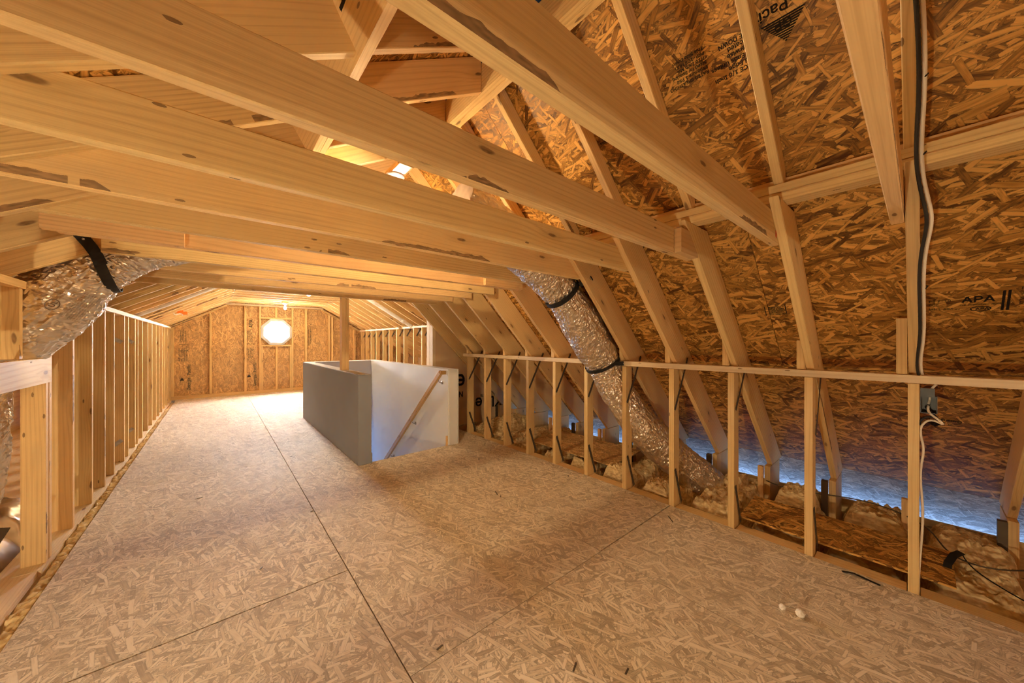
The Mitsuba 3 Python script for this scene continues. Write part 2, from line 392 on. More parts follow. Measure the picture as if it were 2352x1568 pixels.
# left rafters, from the eave up to the purlin, and the short ones on to the ridge
for k in range(-4, 26):
    y0 = SP*k
    if y0 > 10.3: break
    xe = -2.55
    le = Polygon([(xe, zl(xe)), (.37, zl(.37)), (.37-.21*ML*.75, zl(.37)+DT*.85+.0), (xe, zl(xe)+DT-.004)])
    le = Polygon([(xe, zl(xe)), (.366, zl(.366)), (.366-s30*.18, zl(.366)+c30*.18), (xe, zl(xe)+DT-.006)])
    put('ceiling__left_rafter', xz(le, y0, y0+.038, g30), 'mat_wood')
    x0s = .42 if k < 4 else .46
    sh = Polygon([(x0s, zl(x0s)+.01), (1.156, zl(1.156)), (1.156, zl(1.156)+DT-.006), (x0s-.09, zl(x0s-.09)+DT-.006)])
    put('ceiling__short_rafter', xz(sh, y0, y0+.038, g30), 'mat_wood_bark')
# right dormer rafters
for k in range(12, 26):
    y0 = SP*k+.02
    if y0 > 10.3: break
    dr_ = Polygon([(1.24, zd(1.24)), (4.5, zd(4.5)), (4.5, zd(4.5)+DT-.006), (1.24, zd(1.24)+DT-.006)])
    put('ceiling__dormer_rafter', xz(dr_, y0, y0+.038, (1, -ML)), 'mat_wood')
# ceiling joists across the near room
ZJ = 1.738
for k in range(-4, 11):
    y0 = SP*k + (.0385 if k <= 5 else -.0385)
    z0 = ZJ + random.uniform(-.004, .004)
    hj = .140
    xl0 = (z0-BL)/ML + .03; xl1 = (z0+hj-BL)/ML + .06
    if k == 7: xl0 += .05
    pj = Polygon([(xl0-.05, z0), (2.155, z0), (2.155, z0+.10), (2.115, z0+hj), (xl0-.05, z0+hj)]) if k > 5 else Polygon([(xl0-.05, z0), (2.10, z0), (2.22, z0+.06), (2.19, z0+hj), (xl0-.05, z0+hj)])
    put('ceiling__joist', xz(pj, y0, y0+.038, (1, 0)), 'mat_wood_bark' if k in (0, 6) else 'mat_wood')
    if k == 6:
        put('ceiling__splice_block', boxm(-.56, -.12, y0-.040, y0-.002, z0, z0+.09, 'x'), 'mat_wood_bark')
        put('ceiling__splice_block', boxm(1.72, 2.145, y0-.040, y0-.002, z0+.002, z0+.085, 'x'), 'mat_wood_bark')
    if k == 2:
        put('ceiling__splice_block', boxm(1.86, 2.08, y0-.040, y0-.002, z0+.002, z0+.13, 'x'), 'mat_wood_bark')
# ceiling joists of the far room, flat at 2.165
for k in range(11, 26):
    y0 = SP*k+.03
    if y0 > 10.25: break
    put('ceiling__far_joist', boxm(.06, 2.30, y0+.039, y0+.077, 2.165, 2.305, 'x', .002), 'mat_wood')

# ------------------------------------------------------------------ left knee wall
structure('wall_left', 'left knee wall of bare vertical studs under the sloping roof')
LY = [3.238, 3.292, 3.722, 4.185, 4.600, 4.960, 5.436, 5.651, 6.083, 6.262, 6.608, 7.097, 7.514, 7.984, 8.369, 8.796, 9.210, 9.668, 10.026, 10.37]
XL = -.74
for i, y in enumerate(LY):
    zt = zl(XL-.089)-.002 if i not in (0,) else 1.172
    put('wall_left__stud', boxm(XL-.089, XL+random.uniform(-.002, .002), y, y+.038, 0, 1.535 if i > 0 else 1.172, 'z'), 'mat_wood')
    if i > 2:
        put('wall_left__cripple_stud', boxm(XL-.089, XL, y-.008, y+.030, 1.576, zl(XL-.089)+.03, 'z'), 'mat_wood')
put('wall_left__stud', boxm(XL-.089, XL, 2.879, 2.917, 1.175, zl(XL-.089)+.02, 'z'), 'mat_wood')
put('wall_left__stud', boxm(XL-.089, XL, 2.45, 2.488, 1.175, zl(XL-.089)+.02, 'z'), 'mat_wood')
put('wall_left__top_plate', boxm(XL-.089, XL+.002, 3.70, 10.42, 1.537, 1.575, 'y'), 'mat_wood_pale')
put('wall_left__top_plate', boxm(XL-.03, XL+.008, 1.2, 3.02, 1.528, 1.566, 'y'), 'mat_wood')
k = put('wall_left__header', boxm(XL-.02, XL+.018, 1.5, 3.245, 1.033, 1.170, 'y'), 'mat_wood_pale'); lab(k, 'pale header board closing the top of the hatch opening')
put('wall_left__sole_plate', boxm(XL-.10, XL+.005, 3.15, 10.42, -.036, .0, 'y'), 'mat_wood_pale')
put('wall_left__sole_plate', boxm(XL-.16, XL-.01, 1.2, 3.7, -.038, -.002, 'y'), 'mat_wood_pale')
for y, za, zb in ((5.476, 1.30, 1.255), (6.121, 1.30, 1.25), (5.476, .17, .23), (6.121, .17, .23)):
    yy = y-.041
    a, b = np.array([XL-.085, za]), np.array([XL-.015, zb])
    d = (b-a)/np.linalg.norm(b-a); nn = np.array([-d[1], d[0]])
    pl = Polygon([a+nn*.018, a-nn*.018, b-nn*.018, b+nn*.018])
    if y < 6: put('wall_left__metal_plate', xz(pl, yy-.005, yy-.002, 'axis', 0), 'mat_steel')
    else: put('wall_left__metal_plate', xz(pl, yy-.005, yy-.002, 'axis', 0), 'mat_steel')

# ------------------------------------------------------------------ right knee wall
structure('wall_right', 'right knee wall of studs and a top plate before the steep roof slope')
XR = 2.667
for k in range(-3, 11):
    y0 = SP*k
    put('wall_right__stud', boxm(XR, XR+.089, y0, y0+.038, -.036, 1.053, 'z'), 'mat_wood')
    zc = KU-(XR+.02)
    yc = y0+.040
    zt = 1.385 if k == 0 else KU-XR-.002+.12
    put('wall_right__cripple_stud', boxm(XR+.02, XR+.105, yc, yc+.038, 1.096, zt, 'z'), 'mat_wood')
    # steel twist straps that tie the stud to the rafter and to the floor framing
    if k >= 0:
        ys = y0-.004
        xa, za, xb, zb = (2.655, .74, 2.90, 1.13) if k > 2 else ((2.665, .80, 2.88, 1.06) if k == 2 else (2.71, .70, 2.90, 1.05))
        if k > 0:
            a, b = np.array([xa+.02, za]), np.array([xb, zb]); d = (b-a)/np.linalg.norm(b-a); nn = np.array([-d[1], d[0]])*.011
            put('wall_right__metal_strap', xz(Polygon([a-nn, b-nn, b+nn, a+nn]), ys-.002, ys, 'axis', 0), 'mat_dark_steel')
            a, b = np.array([2.68, .285]), np.array([2.785, .006]); d = (b-a)/np.linalg.norm(b-a); nn = np.array([-d[1], d[0]])*.012
            put('wall_right__metal_strap', xz(Polygon([a-nn, b-nn, b+nn, a+nn]), ys-.002, ys, 'axis', 0), 'mat_dark_steel')
put('wall_right__top_plate', boxm(XR-.002, XR+.089, -3, 4.20, 1.055, 1.094, 'y', .003), 'mat_wood_pale')
for k in range(-3, 10):
    put('wall_right__sole_plate', boxm(XR+.003, XR+.10, SP*k+.042, SP*(k+1)-.004, -.040, -.003, 'y'), 'mat_wood')

# dormer knee wall on the right of the far room
structure('wall_dormer', 'far right knee wall of narrow studs behind the stair enclosure')
XD = 3.13
DY = [4.75, 5.16, 5.57, 6.17, 6.48, 6.86, 7.35, 7.76, 8.21, 8.61, 9.09, 9.48, 9.90, 10.30]
for i, y in enumerate(DY):
    put('wall_dormer__stud', boxm(XD, XD+.089, y-.038, y, 0, 1.543, 'z'), 'mat_wood')
    put('wall_dormer__cripple_stud', boxm(XD, XD+.06, y-.05, y-.012, 1.583, zd(XD)+.03, 'z'), 'mat_wood_pale')
    a, b = np.array([XD+.06, 1.38]), np.array([XD+.19, 1.60]); d = (b-a)/np.linalg.norm(b-a); nn = np.array([-d[1], d[0]])*.014
    if i > 2: put('wall_dormer__metal_strap', xz(Polygon([a-nn, b-nn, b+nn, a+nn]), y-.042, y-.040, 'axis', 0), 'mat_dark_steel')
put('wall_dormer__top_plate', boxm(XD-.002, XD+.089, 4.6, 7.42, 1.545, 1.582, 'y'), 'mat_wood_pale')
put('wall_dormer__top_plate', boxm(XD-.002, XD+.089, 7.62, 10.42, 1.545, 1.582, 'y'), 'mat_wood_pale')
put('wall_dormer__sole_plate', boxm(XD, XD+.089, 4.6, 10.42, -.036, 0, 'y'), 'mat_wood')

# cheek wall that closes the steep slope where the dormer begins
structure('wall_cheek', 'tan board cheek wall below the last steep rafter')
ck = Polygon([(2.40, KU-2.40+.2), (2.40, -.24), (4.9, -.24), (4.9, .7), (XC, zd(XC)+DT), (1.22, 2.92)])
put('wall_cheek__panel', prism(ck, (0, 0, 0), X, Z, -Y, -(YD+.012), -YD, (0, 1), 0), 'mat_wrap')
k = put('wall_cheek__corner_post', boxm(2.352, 2.398, YD-.02, YD+.07, 0, 1.50, 'z'), 'mat_wood_pale'); lab(k, 'pale corner post at the edge of the cheek wall')
put('wall_cheek__corner_post', boxm(2.352, 2.398, YD+.075, YD+.16, 0, 1.62, 'z'), 'mat_wood_pale')

# ------------------------------------------------------------------ gable wall at the back with the octagon window
structure('wall_back', 'back gable wall of strand board between vertical studs')
WC, WZ, WR = 1.151, 1.50, .300
def octagon(r): 
    return [(WC+r/math.cos(math.pi/8)*math.cos(math.pi/8+i*math.pi/4), WZ+r/math.cos(math.pi/8)*math.sin(math.pi/8+i*math.pi/4)) for i in range(8)]
outline = Polygon([(-2.7, -.25), (5.0, -.25), (5.0, zd(5.0)+DT), (XC, zl(XC)+DT), (-2.7, zl(-2.7)+DT)])
win_hole = Polygon(octagon(.275))
for a, b in ((-2.7, -.72), (-.718, -.10), (-.098, .53), (.532, 1.15), (1.152, 1.80), (1.802, 3.02), (3.022, 5.0)):
    pg = outline.intersection(sbox(a, -.3, b-.002, 4)).difference(win_hole)
    put('wall_back__sheathing_panel', prism(pg, (0, 0, 0), X, Z, -Y, -(YF+.100), -(YF+.089), (0, 1), 0), 'mat_osb_wall')
put('wall_back__house_wrap', prism(outline.difference(win_hole), (0, 0, 0), X, Z, -Y, -(YF+.112), -(YF+.104), (0, 1), 0), 'mat_underlay')
def gtop(x): return min(zl(x), zd(x), 2.165)-.045
for xa, xb, za, zb in ((-.743, -.702, .07, None), (-.119, -.077, .07, None), (.509, .551, .07, None), (.795, .834, .07, None), (.836, .875, .07, 1.14), (1.130, 1.170, .07, 1.14), (1.432, 1.470, .07, 1.14), (1.472, 1.510, .07, None),
                       (1.775, 1.818, .07, None), (2.330, 2.370, .07, None), (2.40, 2.44, .07, None), (2.985, 3.030, .07, None)):
    zt = zb if zb else gtop((xa+xb)/2)
    put('wall_back__stud', boxm(xa, xb, YF, YF+.089, za, zt, 'z'), 'mat_wood')
put('wall_back__stud', boxm(1.125, 1.165, YF+.02, YF+.089, 1.86, 2.12, 'z'), 'mat_wood')
put('wall_back__sill', boxm(.836, 1.470, YF, YF+.089, 1.142, 1.178, 'x'), 'mat_wood')
put('wall_back__header', boxm(.836, 1.470, YF, YF+.089, 1.822, 1.858, 'x'), 'mat_wood')
put('wall_back__sole_plate', boxm(-.80, 3.13, YF, YF+.089, .03, .069, 'x'), 'mat_wood')
put('wall_back__sole_plate', boxm(-.80, 3.13, YF, YF+.089, -.01, .029, 'x'), 'mat_wood')
put('wall_back__top_plate', boxm(.16, 2.20, YF-.02, YF+.089, 2.122, 2.163, 'x'), 'mat_wood_pale')
th = .05
put('wall_back__top_plate', xz(Polygon([(-.83, zl(-.83)-.05), (.19, zl(.19)-.05), (.19, zl(.19)), (-.83, zl(-.83))]), YF-.05, YF+.089, g30), 'mat_wood')
put('wall_back__top_plate', xz(Polygon([(2.16, zd(2.16)-.05), (3.2, zd(3.2)-.05), (3.2, zd(3.2)), (2.16, zd(2.16))]), YF-.05, YF+.089, (1, -ML)), 'mat_wood')

structure('window_1', 'white octagonal window in the back gable, its pane glowing in place of daylight')
ring = lambda ro, ri: Polygon(octagon(ro)).difference(Polygon(octagon(ri)))
put('window_1__frame', prism(ring(.322, .272), (0, 0, 0), X, Z, -Y, -(YF+.10), -(YF-.012), (1, 0), 0), 'mat_window_white')
put('window_1__sash', prism(ring(.272, .252), (0, 0, 0), X, Z, -Y, -(YF+.11), -(YF+.03), (1, 0), 0), 'mat_window_white')
scene['window_1__glowing_pane'] = {**mikit.ply(trimesh.Trimesh(*(lambda m: (m[0], m[1]))(prism(Polygon(octagon(.262)), (0, 0, 0), X, Z, -Y, -(YF+.075), -(YF+.070), (1, 0), 0)), process=False), 'mat_white'),
    'emitter': {'type': 'area', 'radiance': rgb(*PANE_GLOW)}}  # the pane itself glows, standing in for sky light from outside
for xm in (WC-.095, WC+.095):
    put('window_1__muntin', boxm(xm-.004, xm+.004, YF+.055, YF+.063, WZ-.235, WZ+.235, 'z', 0), 'mat_window_white')
for zm in (WZ-.085, WZ+.085):
    put('window_1__muntin', boxm(WC-.235, WC+.235, YF+.055, YF+.063, zm-.004, zm+.004, 'x', 0), 'mat_window_white')

# gable behind the camera
structure('wall_front', 'front gable wall of strand board behind the viewer')
fo = Polygon([(-2.7, -.25), (4.4, -.25), (KT-.0, 0), (1.2, KT-1.2), (-2.7, zl(-2.7)+DT)])
put('wall_front__sheathing_panel', prism(fo, (0, 0, 0), X, Z, -Y, 3.0, 3.02, (0, 1), 0), 'mat_osb_wall')
# outer eave walls on the left and under the dormer (not in view, they close the attic)
structure('wall_eave', 'low board wall closing the left eave')
put('wall_eave__board', boxm(-2.62, -2.60, -3, YF+.1, -.25, .75, 'y', 0), 'mat_ply')
put('wall_eave__board', boxm(4.58, 4.60, YD, YF+.1, -.25, 1.2, 'y', 0), 'mat_ply')
structure('wall_soffit', 'outer wall plate below the daylit eave gap')
put('wall_soffit__soffit', boxm(3.866, 4.13, -3, YD, -.24, -.225, 'y', 0), 'mat_ply')  # unseen board added to narrow the gap that lets eave daylight in
put('wall_soffit__board', boxm(3.845, 3.865, -3, YD, -.60, .0, 'y', 0), 'mat_wood')

# ------------------------------------------------------------------ stair enclosure
structure('wall_stairwell', 'low plasterboard half wall around the stair opening')
ZW = .925
put('wall_stairwell__left_core', boxm(1.108, 1.218, 3.705, 6.62, 0, ZW, 'z', .004), 'mat_drywall')
k = put('wall_stairwell__left_face', boxm(1.094, 1.107, 3.700, 6.62, .002, ZW-.004, 'z', .003), 'mat_gray_board'); lab(k, 'gray unpainted plasterboard face')
k = put('wall_stairwell__end_face', boxm(1.094, 1.226, 3.688, 3.699, .002, ZW-.003, 'z', .003), 'mat_gray_board'); lab(k, 'gray unpainted plasterboard end')
put('wall_stairwell__trim', boxm(1.219, 1.236, 3.692, 3.722, .0, .105, 'z', .002), 'mat_gray_board')
put('wall_stairwell__right_core', boxm(2.158, 2.268, 3.705, 6.62, 0, ZW, 'z', .004), 'mat_drywall')
put('wall_stairwell__right_face', boxm(2.27, 2.282, 3.70, 6.62, .002, ZW-.002, 'z', .003), 'mat_drywall')
put('wall_stairwell__back_core', boxm(1.229, 2.145, 6.47, 6.62, -.2, ZW, 'z', .004), 'mat_drywall')
put('wall_stairwell__inner_face', boxm(2.146, 2.157, 3.722, 6.469, -2.4, ZW-.002, 'z', .002), 'mat_drywall')
put('wall_stairwell__inner_face', boxm(1.2185, 1.228, 3.722, 6.469, -2.4, ZW-.002, 'z', .002), 'mat_drywall')
put('wall_stairwell__lower_face', boxm(1.17, 2.2, 3.69, 3.719, -2.4, -.02, 'z', 0), 'mat_drywall')
put('wall_stairwell__lower_face', boxm(2.146, 2.157, 6.47, 8.0, -2.4, -.2, 'z', 0), 'mat_drywall')
put('wall_stairwell__lower_face', boxm(1.2185, 1.228, 6.47, 8.0, -2.4, -.2, 'z', 0), 'mat_drywall')
put('wall_stairwell__lower_face', boxm(1.17, 2.2, 8.0, 8.05, -2.4, -.25, 'z', 0), 'mat_drywall')
put('wall_stairwell__lower_ceiling', boxm(1.229, 2.145, 6.62, 8.0, -.25, -.20, 'y', 0), 'mat_drywall')
k = put('wall_stairwell__wood_block', boxm(2.125, 2.145, 3.722, 3.74, -.02, .115, 'z', .002), 'mat_wood'); lab(k, 'small raw wood block at the foot of the right wall')
key = 'staircase'; structure(key, 'narrow stairs going down inside the half wall')
for i in range(11):
    put('staircase__tread', boxm(1.229, 2.145, 3.735+.25*i, 4.01+.25*i, -.19*(i+1)-.03, -.19*(i+1), 'x', .004), 'mat_ply')
    put('staircase__riser', boxm(1.229, 2.145, 3.722+.25*i, 3.734+.25*i, -.19*(i+1), -.19*i-.032, 'x', 0), 'mat_drywall')

t = thing('handrail', 'plain wooden handrail sloping down the white inner wall of the stair opening', 'handrail')
def raildir(y): return .885-.845*(y-3.79)
pa, pb = np.array([2.085, 3.79, .885]), np.array([2.085, 5.9, .885-.845*2.11])
dd = (pb-pa)/np.linalg.norm(pb-pa); up = np.cross(X, dd); up /= np.linalg.norm(up)
put(t+'__rail', prism(sbox(-.019, -.030, .019, .030).buffer(-.008).buffer(.008, quad_segs=3), pa, X, up, dd, 0, np.linalg.norm(pb-pa), 'axis', 0), 'mat_rail')
put(t+'__return', boxm(2.07, 2.145, 3.762, 3.80, .862, .905, 'x', .004), 'mat_rail')
for y in (3.86, 4.62, 5.4):
    z = raildir(y)
    br = tube(spline([(2.145, y, z-.075), (2.115, y, z-.072), (2.088, y, z-.03)], 10), .006, 8)
    pl = moved(trimesh.creation.cylinder(radius=.022, height=.006, sections=20, transform=trimesh.transformations.rotation_matrix(math.pi/2, [0, 1, 0])), (2.143, y, z-.075))
    put(t+'__bracket', trimesh.util.concatenate([br, pl]), 'mat_steel', True)

t = thing('support_post', 'doubled upright post standing on the gray half wall', 'post')
put(t+'__ply', boxm(1.118, 1.156, 4.38, 4.469, ZW, 2.20, 'z', .002), 'mat_wood')
put(t+'__ply', boxm(1.157, 1.195, 4.38, 4.469, ZW, 2.20, 'z', .002), 'mat_wood')

# ------------------------------------------------------------------ foil ducts
def duct(name, label, centers, radii, group=None, seed=1, n=420, m=128):
    c = spline(centers, n)
    r = np.interp(np.linspace(0, 1, n), np.linspace(0, 1, len(radii)), radii)
    mesh = tube(c, r, m, True)
    V = np.array(mesh.vertices); nn = n*m
    d = V[:nn].reshape(n, m, 3)-c[:, None]; d /= np.linalg.norm(d, axis=2, keepdims=True)
    ln = np.linalg.norm(np.diff(c, axis=0), axis=1).sum()
    S = np.linspace(0, ln, n)[:, None]*np.ones((1, m)); A = np.arange(m)[None, :]*np.ones((n, 1))
    ang = A/m*2*np.pi
    # crinkles: sharp creases mostly round the sleeve, some along it, over soft billows
    sw = S+.012*np.sin(ang*3+S*20)
    q = np.stack([sw*34, np.cos(ang)*2.2+S*2, np.sin(ang)*2.2], -1)
    w1 = np.abs(meshkit.fbm(q, 3, seed)-.5)*2
    q4 = np.stack([S*11+3*np.cos(ang+1), np.cos(ang)*5.0, np.sin(ang)*5.0+S*6], -1)
    w4 = np.abs(meshkit.fbm(q4, 2, seed+2)-.5)*2
    q2 = np.stack([S*7, np.cos(ang)*1.6, np.sin(ang)*1.6], -1)
    w2 = meshkit.fbm(q2+5, 2, seed+9)
    q3 = np.stack([S*95, np.cos(ang)*14.0, np.sin(ang)*14.0], -1)
    w3 = meshkit.noise(q3, seed+4)
    disp = -.013*w1**.6 - .012*w4**.6 + .026*(w2-.5) + .0045*(w3-.5)
    V[:nn] = (V[:nn].reshape(n, m, 3)+d*disp[..., None]).reshape(-1, 3)
    key = thing(name, label, 'duct', group)
    put(key+'__sleeve', trimesh.Trimesh(V, mesh.faces, process=False), 'mat_foil', False)
    return key, c, r, V[:nn].reshape(n, m, 3)
kL, cL, rL, VL = duct('flexible_duct', 'silver foil flexible duct bending through the left knee wall', 
    [(.35, 2.98, 2.08), (.05, 3.0, 2.00), (-.20, 3.02, 1.91), (-.40, 3.04, 1.82), (-.56, 3.06, 1.67), (-.67, 3.08, 1.49), (-.80, 3.10, 1.32), (-.95, 3.15, 1.14), (-1.02, 3.28, .92), (-1.08, 3.45, .62), (-1.16, 3.62, .32), (-1.22, 3.7, .08)],
    [.17, .17, .17, .165, .165, .18, .175, .155, .155, .16, .17, .17, .17], seed=3)
kR, cR, rR, VR = duct('flexible_duct', 'silver foil flexible duct running down the right slope between studs to the insulation',
    [(1.15, 1.88, 2.12), (1.45, 1.88, 2.03), (1.75, 1.88, 1.90), (2.0, 1.87, 1.74), (2.15, 1.86, 1.62), (2.32, 1.86, 1.46), (2.50, 1.86, 1.26), (2.64, 1.85, 1.09), (2.74, 1.80, .88), (2.87, 1.68, .60), (3.05, 1.50, .32), (3.22, 1.34, .13), (3.36, 1.22, -.02)],
    [.17, .17, .17, .165, .15, .175, .175, .155, .15, .165, .17, .16, .16], seed=11)

def strap(name, label, pts, width, wdir, mat='mat_black', th=.004):
    """a flat band along pts; wdir: the direction across it"""
    p = np.asarray(pts, float); wdir = np.asarray(wdir, float)
    if wdir.ndim == 1: wdir = np.repeat(wdir[None], len(p), 0)
    t = np.gradient(p, axis=0); t /= np.linalg.norm(t, axis=1, keepdims=True)
    wd = wdir - t*(wdir*t).sum(1, keepdims=True); wd /= np.linalg.norm(wd, axis=1, keepdims=True)
    nn = np.cross(t, wd)
    n = len(p)
    V = np.stack([p-wd*width/2-nn*th/2, p+wd*width/2-nn*th/2, p+wd*width/2+nn*th/2, p-wd*width/2+nn*th/2], 1).reshape(-1, 3)
    F = []
    for i in range(n-1):
        for j in range(4):
            a, b = i*4+j, i*4+(j+1) % 4
            F += [[a, b, b+4], [a, b+4, a+4]]
    F += [[0, 2, 1], [0, 3, 2], [4*n-4, 4*n-3, 4*n-2], [4*n-4, 4*n-2, 4*n-1]]
    return trimesh.Trimesh(V, F, process=True)
def loop_on_duct(c, r, i, extra, phi0, phi1, nseg, grow=.004):
    """points of a ring around the duct at index i, in the plane square to it, starting at direction `extra`"""
    t = c[min(i+2, len(c)-1)]-c[i-2]; t /= np.linalg.norm(t)
    a = np.asarray(extra, float); a = a-t*(a @ t); a /= np.linalg.norm(a); b = np.cross(t, a)
    ph = np.radians(np.linspace(phi0, phi1, nseg))
    return c[i]+(r[i]+grow)*(np.cos(ph)[:, None]*a+np.sin(ph)[:, None]*b), t
def nearest(c, p): return int(np.argmin(np.linalg.norm(c-np.asarray(p), axis=1)))

ph = np.radians(np.linspace(-35, 215, 60))
pts = np.array([-.50, 3.05, 1.755])+.178*np.cos(ph)[:, None]*np.array([0, -1.0, 0])+.21*np.sin(ph)[:, None]*np.array([.25, 0, -.968])
tdir = np.array([.968, 0, .25])
t = thing('duct_strap', 'black hanging strap nailed to a left rafter and slung round the left duct', 'strap')
put(t+'__loop', strap('', '', pts, .045, tdir), 'mat_black')
top = [(-.548, 2.838, 1.83), (-.53, 2.838, 1.805), (-.505, 2.838, 1.765), (-.49, 2.842, 1.735), (-.482, 2.862, 1.705), (-.475, 2.872, 1.68)]
put(t+'__tail', strap('', '', top, .05, (.7, 0, .7), th=.004), 'mat_black')
put(t+'__nail', moved(trimesh.creation.icosphere(2, .006), (-.530, 2.834, 1.800)), 'mat_steel', True)
iR = nearest(cR, (2.10, 1.865, 1.66))
pts, tdir = loop_on_duct(cR, rR, iR, (0, -1, .0), -130, 130, 40, .003)
t = thing('duct_strap', 'black strap tying the right duct to the side of a steep rafter', 'strap')
put(t+'__loop', strap('', '', pts, .04, tdir), 'mat_black')
put(t+'__tail', strap('', '', [(2.13, 1.70, 1.70), (2.15, 1.665, 1.715), (2.17, 1.63, 1.735), (2.185, 1.622, 1.75)], .04, (.7, 0, -.7)), 'mat_black')
iR2 = nearest(cR, (2.64, 1.85, 1.08))
pts, tdir = loop_on_duct(cR, rR, iR2, (-1, 0, .0), -100, 100, 40, .003)
t = thing('duct_strap', 'black strap holding the right duct against the knee wall top plate', 'strap')
put(t+'__loop', strap('', '', pts, .028, tdir), 'mat_black')
put(t+'__tail', strap('', '', [(2.60, 2.03, 1.10), (2.63, 2.07, 1.10), (2.66, 2.12, 1.10)], .04, (0, 0, 1)), 'mat_black')
put(t+'__tail', strap('', '', [(2.60, 1.69, 1.075), (2.64, 1.665, 1.075), (2.662, 1.645, 1.075)], .035, (0, 0, 1)), 'mat_black')
put(t+'__nail', moved(trimesh.creation.icosphere(2, .005), (2.66, 1.648, 1.075)), 'mat_steel', True)

# ------------------------------------------------------------------ pipes and wires in the far room
t = thing('vent_pipe', 'white vent pipe lying along the left slope of the far room', 'pipe')
put(t+'__tube', tube([(-1.2, 6.45, zl(-1.2)+.02), (.2, 6.45, zl(.2)+.02), (1.1, 6.45, zl(1.1)+.02)], .032, 18), 'mat_pvc', True)
t = thing('vent_pipe', 'white vent pipe lying along the right slope above the stair enclosure', 'pipe')
put(t+'__tube', tube([(1.5, 6.97, zd(1.5)+.02), (2.5, 6.97, zd(2.5)+.02), (3.5, 6.97, zd(3.5)+.02)], .045, 18), 'mat_pvc', True)
put(t+'__coupling', tube([(2.92, 6.97, zd(2.92)+.02), (3.0, 6.97, zd(3.0)+.02)], .052, 18), 'mat_pvc', True)
t = thing('wire_stacker', 'orange plastic cable stackers with white wire on a far left rafter', 'cable clip')
for i, (dx, dz) in enumerate(((-.07, .015), (.0, .0), (.05, -.02))):
    put(t+'__clip', moved(trimesh.creation.box((.075, .03, .05)), (-.45+dx, 7.84, zl(-.45)+dz-.015)), 'mat_orange')
put(t+'__wire', tube(spline([(-.53, 7.82, 1.745), (-.49, 7.82, 1.70), (-.45, 7.83, 1.72), (-.42, 7.82, 1.69)], 20), .006, 8), 'mat_pvc', True)

# ------------------------------------------------------------------ lamps
def lampholder(label, pos, radiance, group=None):
    t = thing('lamp_holder', label, 'light bulb')
    x, y, z = pos
    base = lathe([(0, 0), (.058, 0), (.06, -.008), (.05, -.022), (.030, -.036), (.024, -.055), (0, -.055)])
    put(t+'__base', moved(base, (x, y, z)), 'mat_white', 30)
    bulb = lathe([(0, -.052), (.014, -.056), (.016, -.07), (.027, -.095), (.031, -.115), (.026, -.135), (.012, -.147), (0, -.149)], 24)
    bulb = moved(bulb, (x, y, z))
    if bulb.volume < 0: bulb.invert()
    key = newkey(t+'__bulb')
    scene[key] = {**mikit.ply(bulb, 'mat_white', True), 'emitter': {'type': 'area', 'radiance': rgb(*radiance)}}
    return t
put('ceiling__lamp_block', boxm(1.12, 1.24, 9.18, 9.32, 2.125, 2.163, 'x'), 'mat_wood')
lampholder('bare lit bulb in a white holder on the far flat ceiling before the window', (1.178, 9.25, 2.125), BULB_FAR)
put('ceiling__lamp_block', boxm(.88, .92, 2.072, 2.11, 2.40, 2.64, 'z'), 'mat_wood')  # hanger for the added upper attic bulb
put('ceiling__lamp_block', boxm(.86, .94, 2.072, 2.32, 2.361, 2.399, 'y'), 'mat_wood')
lampholder('added bare bulb lighting the upper attic, hung below the short rafters above the near joists', (.90, 2.25, 2.361), ADDED_BULB_MID)
lampholder('added bare bulb lighting the room from the flat ceiling above the stair opening', (1.17, 6.59, 2.163), ADDED_BULB_STAIR)
put('wall_left__stud', boxm(XL-.089, XL, -.50, -.462, 0, zl(XL-.089)+.02, 'z'), 'mat_wood')
put('wall_eave__lamp_block', boxm(-1.10, -.98, .16, .24, .461, .50, 'x'), 'mat_wood')
put('wall_eave__fill_lamp_post', boxm(-1.14, -1.102, .18, .22, -.24, .50, 'z'), 'mat_wood')  # stand for the added fill bulb, out of view
lampholder('added fill bulb on a low block behind the left hatch opening', (-1.04, .20, .461), ADDED_BULB_LEFT)
lampholder('added fill bulb under the ceiling joists behind the viewer', (1.0, SP*-4+.055, ZJ-.04), ADDED_BULB_NEAR)

